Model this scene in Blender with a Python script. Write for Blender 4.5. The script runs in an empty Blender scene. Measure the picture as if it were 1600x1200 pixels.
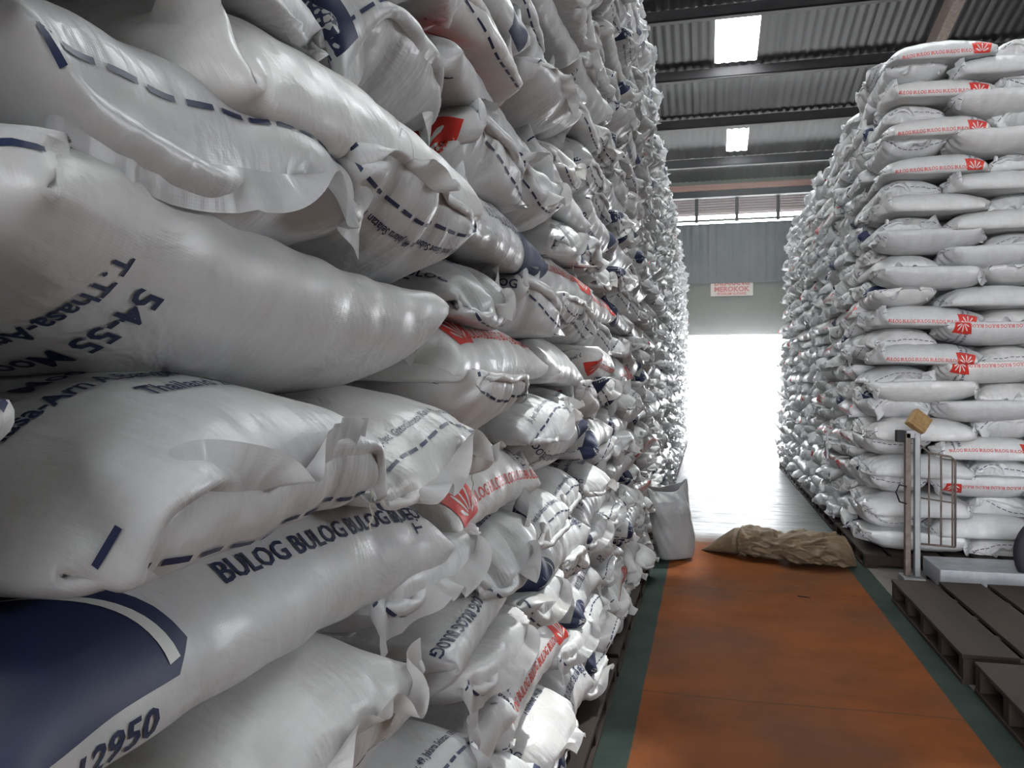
import bpy, bmesh, math, random
import numpy as np

# ------------------------------------------------------------------ camera, world, light, exposure
sc = bpy.context.scene
COL = sc.collection
YAW = math.radians(13.63)
CAMH = 1.5
FPX = 1250.0
cd = bpy.data.cameras.new('camera')
cd.sensor_width = 36.0
cd.lens = FPX / 1600 * 36.0
cd.clip_start = 0.03
cam = bpy.data.objects.new('camera', cd)
COL.objects.link(cam)
cam.location = (0, 0, CAMH)
cam.rotation_euler = (math.radians(90 - 0.14), 0, YAW)
sc.camera = cam

world = bpy.data.worlds.new('sky')
sc.world = world
world.use_nodes = True
wn = world.node_tree
bg = wn.nodes['Background']
bg.inputs[0].default_value = (0.93, 0.955, 1.0, 1)
bg.inputs[1].default_value = 48.0

sun = bpy.data.lights.new('sun', 'SUN')
sun.energy = 12.0
sun.angle = math.radians(1.0)
sun_o = bpy.data.objects.new('sun', sun)
sun_o.rotation_euler = (math.radians(-32), math.radians(14), 0)
COL.objects.link(sun_o)


def portal(name, loc, rot, sx, sy):
    l = bpy.data.lights.new(name, 'AREA')
    l.shape = 'RECTANGLE'
    l.size = sx
    l.size_y = sy
    l.cycles.is_portal = True
    o = bpy.data.objects.new(name, l)
    o.location = loc
    o.rotation_euler = rot
    COL.objects.link(o)
    return o


YW = 25.0      # end wall
YB = -13.0     # wall behind the camera
XL, XR = -16.0, 22.0
portal('door_daylight', (1.7, YW + 0.1, 1.45), (math.radians(-90), 0, 0), 7.8, 2.9)
portal('louver_daylight', (3.0, YW + 0.1, 6.7), (math.radians(-90), 0, 0), 37.0, 0.8)
portal('loading_door_daylight', (-0.9, YB - 0.1, 1.7), (math.radians(90), 0, 0), 4.8, 3.4)
portal('added_back_gap_daylight', (-3.0, YB - 0.1, 6.8), (math.radians(90), 0, 0), 10.0, 2.4)  # unseen opening high in the back wall, added to light the right stack
portal('added_side_gap_daylight', (XR + 0.1, 17.0, 6.3), (0, math.radians(90), 0), 1.8, 14.0)  # unseen opening in the right wall, added to light the upper left stack

sc.view_settings.view_transform = 'Standard'
sc.view_settings.look = 'None'
sc.view_settings.gamma = 1.0
sc.view_settings.use_curve_mapping = False
sc.view_settings.exposure = -0.30
sc.cycles.max_bounces = 7
sc.cycles.diffuse_bounces = 5
sc.cycles.sample_clamp_indirect = 6.0
sc.cycles.caustics_reflective = False
sc.cycles.caustics_refractive = False

rng = random.Random(11)
NR = np.random.RandomState(5)


# ------------------------------------------------------------------ materials
def mat(name, col=(0.5, 0.5, 0.5), rough=0.6, spec=0.5, metal=0.0):
    m = bpy.data.materials.new(name)
    m.use_nodes = True
    b = m.node_tree.nodes['Principled BSDF']
    b.inputs['Base Color'].default_value = (*col, 1)
    b.inputs['Roughness'].default_value = rough
    b.inputs['Specular IOR Level'].default_value = spec
    b.inputs['Metallic'].default_value = metal
    return m


class NT:
    def __init__(s, m):
        s.t = m.node_tree
        s.b = s.t.nodes['Principled BSDF']

    def n(s, kind, **kw):
        x = s.t.nodes.new(kind)
        for k, v in kw.items():
            if k.startswith('_'):
                setattr(x, k[1:], v)
            else:
                x.inputs[k.replace('__', ' ')].default_value = v
        return x

    def l(s, a, b):
        s.t.links.new(a, b)

    def math(s, op, a, b=None, clamp=False):
        x = s.t.nodes.new('ShaderNodeMath')
        x.operation = op
        x.use_clamp = clamp
        for i, v in enumerate((a, b)):
            if v is None:
                continue
            if isinstance(v, (int, float)):
                x.inputs[i].default_value = v
            else:
                s.l(v, x.inputs[i])
        return x.outputs[0]

    def ramp(s, fac, stops):
        r = s.t.nodes.new('ShaderNodeValToRGB')
        el = r.color_ramp.elements
        while len(el) < len(stops):
            el.new(0.5)
        for e, (p, c) in zip(el, stops):
            e.position = p
            e.color = (*c, 1) if len(c) == 3 else c
        s.l(fac, r.inputs[0])
        return r.outputs[0]

    def mix(s, fac, a, b, mode='MIX'):
        x = s.t.nodes.new('ShaderNodeMix')
        x.data_type = 'RGBA'
        x.blend_type = mode
        for sock, v in ((x.inputs[0], fac), (x.inputs[6], a), (x.inputs[7], b)):
            if isinstance(v, (int, float)):
                sock.default_value = v
            elif isinstance(v, tuple):
                sock.default_value = (*v, 1)
            else:
                s.l(v, sock)
        return x.outputs[2]


def fabric_material(name, hem=False, tone=1.0):
    """woven polypropylene: UV = metres along (x) and around (y) the sack"""
    m = mat(name, (0.6, 0.6, 0.58), 0.42, 0.5)
    t = NT(m)
    tc = t.n('ShaderNodeTexCoord')
    sep = t.n('ShaderNodeSeparateXYZ')
    t.l(tc.outputs['UV'], sep.inputs[0])
    U, S = sep.outputs[0], sep.outputs[1]
    oi = t.n('ShaderNodeObjectInfo')
    tint = t.ramp(oi.outputs['Random'], [(0, (0.55 * tone, 0.55 * tone, 0.555 * tone)), (0.5, (0.60 * tone, 0.60 * tone, 0.605 * tone)), (1, (0.65 * tone, 0.64 * tone, 0.63 * tone))])
    # faint dirt and rib tone
    mp = t.n('ShaderNodeMapping')
    mp.inputs['Scale'].default_value = (5, 5, 5)
    t.l(tc.outputs['UV'], mp.inputs[0])
    no = t.n('ShaderNodeTexNoise', Scale=1.3, Detail=5.0, Roughness=0.65)
    t.l(mp.outputs[0], no.inputs['Vector'])
    dirt = t.ramp(no.outputs[0], [(0.30, (0.80, 0.78, 0.74)), (0.55, (1, 1, 1))])
    c = t.mix(0.55, tint, dirt, 'MULTIPLY')
    # ribs: bands running around the sack
    cmb = t.n('ShaderNodeCombineXYZ')
    t.l(t.math('MULTIPLY', U, 95.0), cmb.inputs[0])
    t.l(t.math('MULTIPLY', S, 2.2), cmb.inputs[1])
    rib = t.n('ShaderNodeTexNoise', Scale=1.0, Detail=2.0)
    t.l(cmb.outputs[0], rib.inputs['Vector'])
    c = t.mix(0.5, c, t.ramp(rib.outputs[0], [(0.3, (0.94, 0.94, 0.94)), (0.65, (1.0, 1.0, 1.0))]), 'MULTIPLY')
    t.l(c, t.b.inputs['Base Color'])
    # weave: very fine cross threads
    w1 = t.math('SINE', t.math('MULTIPLY', U, 2300.0))
    w2 = t.math('SINE', t.math('MULTIPLY', S, 2300.0))
    weave = t.math('MULTIPLY', t.math('ADD', w1, w2), 0.00003)
    # lengthwise gathers close to the sewn ends
    cm2 = t.n('ShaderNodeCombineXYZ')
    t.l(t.math('MULTIPLY', U, 7.0), cm2.inputs[0])
    t.l(t.math('MULTIPLY', S, 32.0), cm2.inputs[1])
    g = t.n('ShaderNodeTexNoise', Scale=1.0, Detail=2.5)
    t.l(cm2.outputs[0], g.inputs['Vector'])
    au = t.math('ABSOLUTE', U)
    mr = t.n('ShaderNodeMapRange')
    mr.inputs['From Min'].default_value = 0.25
    mr.inputs['From Max'].default_value = 0.5
    t.l(au, mr.inputs[0])
    gath = t.math('MULTIPLY', t.math('MULTIPLY', g.outputs[0], mr.outputs[0]), 0.008)
    # soft crumple everywhere
    cr = t.n('ShaderNodeTexNoise', Scale=9.0, Detail=4.0, Roughness=0.55, Distortion=0.6)
    t.l(tc.outputs['UV'], cr.inputs['Vector'])
    crum = t.math('MULTIPLY', cr.outputs[0], 0.011)
    ribh = t.math('MULTIPLY', rib.outputs[0], 0.00012)
    hsum = t.math('ADD', t.math('ADD', weave, gath), t.math('ADD', crum, ribh))
    bp = t.n('ShaderNodeBump', Strength=0.8, Distance=1.0)
    t.l(hsum, bp.inputs['Height'])
    t.l(bp.outputs[0], t.b.inputs['Normal'])
    rr = t.ramp(no.outputs[0], [(0.3, (0.45,) * 3), (0.7, (0.27,) * 3)])
    t.l(rr, t.b.inputs['Roughness'])
    if hem:
        # thin double cloth: some light comes through it
        tr = t.n('ShaderNodeBsdfTranslucent')
        t.l(c, tr.inputs['Color'])
        ms = t.n('ShaderNodeMixShader', Fac=0.25)
        out = t.t.nodes['Material Output']
        t.l(t.b.outputs[0], ms.inputs[1])
        t.l(tr.outputs[0], ms.inputs[2])
        t.l(ms.outputs[0], out.inputs[0])
    return m


M_FAB = fabric_material('woven_white_fabric')
M_HEM = fabric_material('woven_hem_fabric', True)
M_NAVY = mat('navy_print', (0.014, 0.022, 0.065), 0.5, 0.4)
M_RED = mat('red_print', (0.50, 0.028, 0.018), 0.45, 0.4)
M_WHITE = mat('unprinted_white', (0.62, 0.62, 0.60), 0.45, 0.4)
M_THREAD = mat('cream_thread', (0.62, 0.58, 0.48), 0.8, 0.2)


def noisy(name, c1, c2, scale, rough=0.7, bump=0.0, spec=0.4, metal=0.0, stretch=(1, 1, 1), detail=6.0):
    m = mat(name, c1, rough, spec, metal)
    t = NT(m)
    tc = t.n('ShaderNodeTexCoord')
    mp = t.n('ShaderNodeMapping')
    mp.inputs['Scale'].default_value = stretch
    t.l(tc.outputs['Object'], mp.inputs[0])
    no = t.n('ShaderNodeTexNoise', Scale=scale, Detail=detail, Roughness=0.6)
    t.l(mp.outputs[0], no.inputs['Vector'])
    t.l(t.ramp(no.outputs[0], [(0.3, c1), (0.7, c2)]), t.b.inputs['Base Color'])
    if bump:
        bp = t.n('ShaderNodeBump', Strength=1.0, Distance=bump)
        t.l(no.outputs[0], bp.inputs['Height'])
        t.l(bp.outputs[0], t.b.inputs['Normal'])
    return m


M_WOOD = noisy('dark_pallet_wood', (0.012, 0.0075, 0.006), (0.030, 0.019, 0.015), 6, 0.85, 0.003, 0.2, stretch=(1, 0.15, 1))
M_STEEL = noisy('dark_steel', (0.010, 0.009, 0.011), (0.02, 0.018, 0.02), 3, 0.7)
M_GALV = noisy('grey_painted_steel', (0.23, 0.23, 0.24), (0.36, 0.36, 0.37), 8, 0.45, spec=0.5, metal=0.4)
M_RUST = noisy('scratched_brown_steel', (0.10, 0.07, 0.055), (0.20, 0.16, 0.14), 20, 0.6, metal=0.3)
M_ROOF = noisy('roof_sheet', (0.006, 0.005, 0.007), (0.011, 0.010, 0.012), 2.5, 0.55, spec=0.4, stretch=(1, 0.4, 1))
M_WALLU = noisy('dark_wall_sheet', (0.04, 0.05, 0.052), (0.06, 0.07, 0.072), 2, 0.6)
M_WALLG = noisy('green_grey_wall', (0.12, 0.135, 0.105), (0.16, 0.175, 0.14), 2, 0.7)
M_PLANK = noisy('red_brown_plank', (0.33, 0.17, 0.13), (0.45, 0.26, 0.2), 3, 0.7, stretch=(0.3, 1, 6))
M_SLAT = noisy('red_brown_slat', (0.022, 0.009, 0.009), (0.036, 0.015, 0.014), 4, 0.6)
M_TARP = noisy('brown_tarpaulin', (0.085, 0.058, 0.034), (0.17, 0.12, 0.072), 9, 0.65, 0.004)
M_DECK = noisy('pale_worn_deck', (0.26, 0.27, 0.29), (0.42, 0.43, 0.45), 7, 0.55)
M_BOXB = noisy('ochre_scale_head', (0.20, 0.12, 0.05), (0.33, 0.21, 0.09), 25, 0.6)
M_BLACK = mat('black_rubber', (0.008, 0.008, 0.014), 0.7)
M_SIGN = mat('sign_white', (0.72, 0.68, 0.60), 0.5)
M_SIGNR = mat('sign_red', (0.55, 0.06, 0.05), 0.5)
M_CARD = mat('white_card', (0.75, 0.76, 0.80), 0.6)
M_OUT = noisy('outdoor_concrete', (0.72, 0.72, 0.70), (0.80, 0.80, 0.78), 1, 0.8)
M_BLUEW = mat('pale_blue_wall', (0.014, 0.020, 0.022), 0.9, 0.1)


def floor_material():
    m = mat('warehouse_floor', (0.3, 0.3, 0.3), 0.4, 0.5)
    t = NT(m)
    tc = t.n('ShaderNodeTexCoord')
    sep = t.n('ShaderNodeSeparateXYZ')
    t.l(tc.outputs['Object'], sep.inputs[0])
    X, Y = sep.outputs[0], sep.outputs[1]
    fine = t.n('ShaderNodeTexNoise', Scale=2.3, Detail=8.0, Roughness=0.65)
    t.l(tc.outputs['Object'], fine.inputs['Vector'])
    big = t.n('ShaderNodeTexNoise', Scale=0.8, Detail=4.0)
    t.l(tc.outputs['Object'], big.inputs['Vector'])
    conc = t.ramp(fine.outputs[0], [(0.3, (0.10, 0.09, 0.082)), (0.7, (0.19, 0.175, 0.16))])
    orange = t.ramp(fine.outputs[0], [(0.25, (0.075, 0.023, 0.008)), (0.5, (0.12, 0.036, 0.010)), (0.75, (0.16, 0.047, 0.012))])
    wornc = (0.06, 0.034, 0.022)
    wf = t.ramp(big.outputs[0], [(0.42, (0, 0, 0)), (0.62, (0.62, 0.62, 0.62))])
    orange = t.mix(wf, orange, wornc)
    green = t.ramp(fine.outputs[0], [(0.3, (0.016, 0.024, 0.021)), (0.7, (0.03, 0.042, 0.036))])

    def band(v, lo, hi, soft):
        a = t.math('MULTIPLY', t.math('SUBTRACT', v, lo), 1.0 / soft, True)
        b = t.math('MULTIPLY', t.math('SUBTRACT', hi, v), 1.0 / soft, True)
        return t.math('MULTIPLY', a, b)
    xw = t.math('ADD', X, t.math('MULTIPLY', t.math('SUBTRACT', fine.outputs[0], 0.5), 0.012))
    endy = t.math('ADD', Y, t.math('MULTIPLY', t.math('SUBTRACT', big.outputs[0], 0.5), 1.6))
    inY = band(endy, -6.0, 8.3, 0.5)
    c = t.mix(t.math('MULTIPLY', band(xw, -0.62, 1.27, 0.006), band(endy, -6.0, 14.0, 0.8)), conc, green)
    c = t.mix(t.math('MULTIPLY', band(xw, -0.30, 1.12, 0.006), inY), c, orange)
    # long thin cracks across the aisle
    cv = t.n('ShaderNodeCombineXYZ')
    t.l(t.math('ADD', Y, t.math('MULTIPLY', t.math('SUBTRACT', big.outputs[0], 0.5), 0.15)), cv.inputs[0])
    fr = t.math('ABSOLUTE', t.math('SUBTRACT', t.math('FRACT', t.math('MULTIPLY', cv.inputs[0].links[0].from_socket, 0.48)), 0.88))
    crack = t.math('SUBTRACT', 1.0, t.math('MULTIPLY', fr, 200.0, True), True)
    c = t.mix(t.math('MULTIPLY', crack, 0.7), c, (0.03, 0.022, 0.018))
    t.l(c, t.b.inputs['Base Color'])
    # ripples of the trowelled screed, stretched across the aisle
    mp = t.n('ShaderNodeMapping')
    mp.inputs['Scale'].default_value = (1.6, 5.5, 1)
    t.l(tc.outputs['Object'], mp.inputs[0])
    rp = t.n('ShaderNodeTexNoise', Scale=1.5, Detail=5.0, Roughness=0.55)
    t.l(mp.outputs[0], rp.inputs['Vector'])
    bp = t.n('ShaderNodeBump', Strength=0.55, Distance=0.02)
    t.l(t.math('SUBTRACT', 0.6, t.math('MULTIPLY', inY, 0.5)), bp.inputs['Strength'])
    t.l(rp.outputs[0], bp.inputs['Height'])
    t.l(bp.outputs[0], t.b.inputs['Normal'])
    rgh = t.n('ShaderNodeMix', _data_type='RGBA')
    t.l(t.ramp(fine.outputs[0], [(0.3, (0.36,) * 3), (0.7, (0.50,) * 3)]), rgh.inputs[6])
    rgh.inputs[7].default_value = (.8, .8, .8, 1)
    t.l(inY, rgh.inputs[0])
    t.l(t.math('SUBTRACT', 0.5, t.math('MULTIPLY', inY, 0.46)), t.b.inputs['Specular IOR Level'])
    t.l(rgh.outputs[2], t.b.inputs['Roughness'])
    return m


# ------------------------------------------------------------------ mesh helpers
def tag(o, label=None, cat=None, group=None, kind=None):
    if label:
        o['label'] = label
    if cat:
        o['category'] = cat
    if group:
        o['group'] = group
    if kind:
        o['kind'] = kind
    return o


def link(name, me, parent=None, loc=None):
    o = bpy.data.objects.new(name, me)
    COL.objects.link(o)
    if parent:
        o.parent = parent
    if loc:
        o.location = loc
    return o


def empty(name, loc, rz=0.0):
    o = bpy.data.objects.new(name, None)
    o.empty_display_size = 0.1
    o.location = loc
    o.rotation_euler = (0, 0, rz)
    COL.objects.link(o)
    return o


def bm_obj(name, bm, m, parent=None, loc=None, smooth=False):
    bmesh.ops.recalc_face_normals(bm, faces=bm.faces)
    me = bpy.data.meshes.new(name)
    bm.to_mesh(me)
    bm.free()
    for x in (m if isinstance(m, list) else [m]):
        me.materials.append(x)
    if smooth:
        for p in me.polygons:
            p.use_smooth = True
    return link(name, me, parent, loc)


def bx(bm, x0, x1, y0, y1, z0, z1, mi=0, bev=0.0):
    vs = [bm.verts.new(p) for p in ((x0, y0, z0), (x1, y0, z0), (x1, y1, z0), (x0, y1, z0),
                                    (x0, y0, z1), (x1, y0, z1), (x1, y1, z1), (x0, y1, z1))]
    fs = []
    for f in ((0, 3, 2, 1), (4, 5, 6, 7), (0, 1, 5, 4), (1, 2, 6, 5), (2, 3, 7, 6), (3, 0, 4, 7)):
        ff = bm.faces.new([vs[i] for i in f])
        ff.material_index = mi
        fs.append(ff)
    if bev:
        es = set(e for f in fs for e in f.edges)
        bmesh.ops.bevel(bm, geom=list(es), offset=bev, segments=2, affect='EDGES', profile=0.5)
    return vs


def tube(bm, pts, r, n=10, cap=True):
    """round bar through pts"""
    P = [np.array(p, float) for p in pts]
    rings = []
    up = np.array([0.13, 0.31, 0.94])
    for i, p in enumerate(P):
        a = P[min(i + 1, len(P) - 1)] - P[max(i - 1, 0)]
        a /= np.linalg.norm(a) + 1e-9
        u = np.cross(a, up)
        if np.linalg.norm(u) < 0.2:
            u = np.cross(a, [1, 0, 0])
        u /= np.linalg.norm(u)
        w = np.cross(a, u)
        rr = r[i] if isinstance(r, (list, tuple)) else r
        rings.append([bm.verts.new(p + rr * (math.cos(2 * math.pi * k / n) * u + math.sin(2 * math.pi * k / n) * w)) for k in range(n)])
    for a, b in zip(rings, rings[1:]):
        for k in range(n):
            bm.faces.new((a[k], a[(k + 1) % n], b[(k + 1) % n], b[k]))
    if cap:
        bm.faces.new(rings[0][::-1])
        bm.faces.new(rings[-1])


def quick(name, boxes, m, parent=None, bev=0.0, loc=None):
    bm = bmesh.new()
    for b in boxes:
        bx(bm, *b, bev=bev)
    return bm_obj(name, bm, m, parent, loc)


def np_mesh(name, V, F, mats, mi=None, uv=None):
    """quads (n,4) or list of polygons; V (n,3)"""
    me = bpy.data.meshes.new(name)
    if isinstance(F, np.ndarray):
        nf, k = F.shape
        me.vertices.add(len(V))
        me.vertices.foreach_set('co', np.ascontiguousarray(V, dtype=np.float32).ravel())
        me.loops.add(nf * k)
        me.loops.foreach_set('vertex_index', F.astype(np.int32).ravel())
        me.polygons.add(nf)
        me.polygons.foreach_set('loop_start', (np.arange(nf) * k).astype(np.int32))
        me.polygons.foreach_set('loop_total', np.full(nf, k, dtype=np.int32))
        lv = F.ravel()
    else:
        me.from_pydata(V.tolist(), [], F)
        lv = np.array([i for f in F for i in f])
    for x in mats:
        me.materials.append(x)
    if mi is not None:
        me.polygons.foreach_set('material_index', np.asarray(mi, dtype=np.int32))
    if uv is not None:
        ul = me.uv_layers.new(name='UVMap')
        ul.data.foreach_set('uv', np.ascontiguousarray(uv if len(uv) == len(lv) and uv.ndim == 2 and uv.shape[0] != len(V) else uv[lv], dtype=np.float32).ravel())
    me.polygons.foreach_set('use_smooth', np.ones(len(me.polygons), dtype=bool))
    me.update(calc_edges=True)
    me.validate()
    return me


# ------------------------------------------------------------------ the cloth of one sack, settled between its neighbours
SW, SL = 0.60, 1.05          # flat width and length of the bag
GAP = 0.155
NF = 3
DF = 0.0105


def sim_sack(seed, V0=0.056, ymin=-.27, ymax=.27, xlim=.45, Nc=64, Nl=56, iters=420, amp=.010, gap=GAP, irr=0.035, flo=.13, Ls=None, gm=.3):
    SL = Ls or globals()['SL']
    R = np.random.RandomState(seed)
    C = 2 * SW
    du = C / Nc
    dv = SL / Nl
    H = Nc // 2
    s = np.arange(Nc) * du
    y = np.where(s <= SW, SW / 2 - s, s - 1.5 * SW)
    jj = np.arange(Nl + 1) * dv - SL / 2
    P = np.zeros((Nc, Nl + 1, 3))
    P[:, :, 0] = jj[None]
    P[:, :, 1] = y[:, None]
    zz = np.where((s > 0) & (s < SW), 1., -1.)
    zz[0] = 0
    zz[H] = 0
    prof = np.sin(np.pi * np.arange(Nl + 1) / Nl) ** .5
    P[:, :, 2] = .03 * zz[:, None] * prof[None] * (np.abs(np.sin(np.pi * s / SW))[:, None]) + gap * .5
    P += R.normal(0, .0015, P.shape)
    mir = (Nc - np.arange(Nc)) % Nc
    F = np.zeros((2, H + 1, NF + 1, 3))
    for e in range(2):
        for m in range(NF + 1):
            F[e, :, m] = P[:H + 1, 0 if e == 0 else -1]
            F[e, :, m, 0] += (-1 if e == 0 else 1) * DF * m
    F[..., 2] += R.normal(0, .004, F.shape[:-1])
    ph = R.uniform(0, 6.28, 12)
    # irregular weave: rest lengths vary a little, which makes folds
    ii = np.arange(Nc)[:, None] / Nc
    vv = np.arange(Nl + 1)[None] / Nl
    rc = 1 + irr * (np.sin(2 * np.pi * (2.3 * vv + ii) + ph[4]) * .5 + .5 * np.sin(2 * np.pi * (5 * vv - 2 * ii) + ph[5]) + .6 * np.sin(2 * np.pi * (9 * vv + ii) + ph[6]))
    rl = 1 + irr * (np.sin(2 * np.pi * (3 * ii + vv) + ph[7]) * .5 + .5 * np.sin(2 * np.pi * (5 * ii - 1.5 * vv) + ph[8]) + .7 * np.sin(2 * np.pi * (11 * ii + vv) + ph[9]))
    gathr = np.ones(Nl + 1)
    gathr[0] = gathr[-1] = .91
    rc = rc * gathr[None]
    ruf = 1 + .05 * np.arange(NF + 1)

    def floor(x, y): return amp * (np.sin(x * 6.6 + ph[0]) + .6 * np.sin(y * 10 + x * 4 + ph[1])) - amp

    def ceil(x, y, g): return g + amp * (np.sin(x * 7 + ph[2]) + .6 * np.sin(y * 9 - x * 5 + ph[3])) + amp
    Pp = P.copy()
    Fp = F.copy()

    def edge(A, B, L0, k, kc):
        d = B - A
        l = np.sqrt(np.einsum('...i,...i', d, d)) + 1e-9
        e = (l - L0) / l
        e = np.where(e > 0, e * k, e * kc) * .5
        return d * e[..., None]
    g = np.array([0, 0, -.00022 * gm])
    bias = R.uniform(-.0004, .0004, 2)
    ker = np.hanning(9)
    ker /= ker.sum()
    wob = np.stack([np.convolve(w, ker, 'same') for w in R.normal(0, 1, (2, H + 1))]) * .0022
    KC, KB = .05, .010
    for it in range(iters):
        gg = gap + max(0, .22 * (1 - it / (iters * .35)))
        damp = .93 if it < iters * .8 else .8
        v = (P - Pp) * damp
        Pp = P.copy()
        P = P + v + g
        vf = (F - Fp) * .85
        Fp = F.copy()
        F = F + vf
        F[..., 2] += bias[:, None, None] + wob[:, :, None]
        a = np.roll(P, -1, 0)[:, 1:] - P[:, :-1]
        b = np.roll(P, -1, 0)[:, :-1] - P[:, 1:]
        n = np.cross(a, b) * .5
        c = (P[:, 1:] + P[:, :-1] + np.roll(P, -1, 0)[:, 1:] + np.roll(P, -1, 0)[:, :-1]) * .25
        V = (n * c).sum() / 3
        sg = np.sign(V)
        G = np.zeros_like(P)
        q = n * sg / 4
        G[:, :-1] += q
        G[:, 1:] += q
        r = np.zeros_like(P)
        r[:, :-1] += q
        r[:, 1:] += q
        G += np.roll(r, 1, 0)
        Vt = V0 * min(1, .25 + it / (iters * .4))
        P = P + G * ((Vt - abs(V)) / ((G * G).sum() + 1e-9)) * .5
        for k in range(2):
            for o in (0, 1):
                A = P[:, o:-1:2]
                B = P[:, o + 1::2]
                w = min(A.shape[1], B.shape[1])
                c = edge(A[:, :w], B[:, :w], dv * rl[:, o:o + 2 * w:2], 1, KC)
                P[:, o:o + 2 * w:2] += c
                P[:, o + 1:o + 1 + 2 * w:2] -= c
            c = edge(P[0::2], P[1::2], du * rc[0::2], 1, KC)
            P[0::2] += c
            P[1::2] -= c
            c = edge(P[1::2], np.roll(P[0::2], -1, 0), du * rc[1::2], 1, KC)
            P[1::2] += c
            P[0::2] -= np.roll(c, 1, 0)
            D = math.hypot(du, dv)
            for o in (0, 1):
                idx = np.arange(o, Nc, 2)
                nx = (idx + 1) % Nc
                for (ja, jb) in ((slice(0, -1), slice(1, None)), (slice(1, None), slice(0, -1))):
                    c = edge(P[idx, ja], P[nx, jb], D, .25, .04)
                    P[idx, ja] += c
                    P[nx, jb] -= c
            c = edge(P, np.roll(P, -2, 0), 2 * du, 0, KB)
            P += c - np.roll(c, 2, 0)
            c = edge(P[:, :-2], P[:, 2:], 2 * dv, 0, KB)
            P[:, :-2] += c
            P[:, 2:] -= c
            for e, j in ((0, 0), (1, -1)):
                P[:, j] = (P[:, j] + P[mir, j]) * .5
                S = (P[:H + 1, j] * 2 + F[e, :, 0]) / 3
                F[e, :, 0] = S
                P[:H + 1, j] = S
                P[mir[:H + 1], j] = S
                for m_ in range(NF):
                    c = edge(F[e, :, m_], F[e, :, m_ + 1], DF, 1, .6)
                    F[e, :, m_] += c
                    F[e, :, m_ + 1] -= c
                for o in (0, 1):
                    A = F[e, o:-1:2]
                    B = F[e, o + 1::2]
                    w = min(len(A), len(B))
                    c = edge(A[:w], B[:w], du * ruf[None] * .96, 1, .7)
                    F[e, o:o + 2 * w:2] += c
                    F[e, o + 1:o + 1 + 2 * w:2] -= c
                Df = math.hypot(du, DF)
                c = edge(F[e, :-1, :-1], F[e, 1:, 1:], Df, .3, .2)
                F[e, :-1, :-1] += c
                F[e, 1:, 1:] -= c
                c = edge(F[e, 1:, :-1], F[e, :-1, 1:], Df, .3, .2)
                F[e, 1:, :-1] += c
                F[e, :-1, 1:] -= c
                jb = 2 if e == 0 else -3
                mid = (P[:H + 1, jb] + P[mir[:H + 1], jb]) * .5
                c = edge(mid, F[e, :, -1], DF * NF + 2 * dv, 0, .15)
                F[e, :, -1] -= 2 * c
                F[e, :, 0] = P[:H + 1, j]
        for X in (P, F):
            x, y_, z = X[..., 0], X[..., 1], X[..., 2]
            zf = floor(x, y_)
            zc = ceil(x, y_, gg)
            X[..., 2] = np.clip(z, zf, np.maximum(zc, zf + .01))
            X[..., 1] = np.clip(y_, ymin, ymax)
            xl = xlim + (.05 if X is P else flo)
            X[..., 0] = np.clip(x, -xl, xl)
    P[..., 2] -= gap / 2
    F[..., 2] -= gap / 2
    return P, F


def up_axis(A, ax, periodic):
    """double the resolution along an axis with a 4-point scheme"""
    A = np.moveaxis(A, ax, 0)
    if periodic:
        p0, p1, p2, p3 = np.roll(A, 1, 0), A, np.roll(A, -1, 0), np.roll(A, -2, 0)
        mid = (-p0 + 9 * p1 + 9 * p2 - p3) / 16
        out = np.empty((2 * len(A),) + A.shape[1:])
        out[0::2] = A
        out[1::2] = mid
    else:
        E = np.concatenate([2 * A[:1] - A[1:2], A, 2 * A[-1:] - A[-2:-1]])
        mid = (-E[:-3] + 9 * E[1:-2] + 9 * E[2:-1] - E[3:]) / 16
        out = np.empty((2 * len(A) - 1,) + A.shape[1:])
        out[0::2] = A
        out[1::2] = mid
    return np.moveaxis(out, 0, ax)


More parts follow.
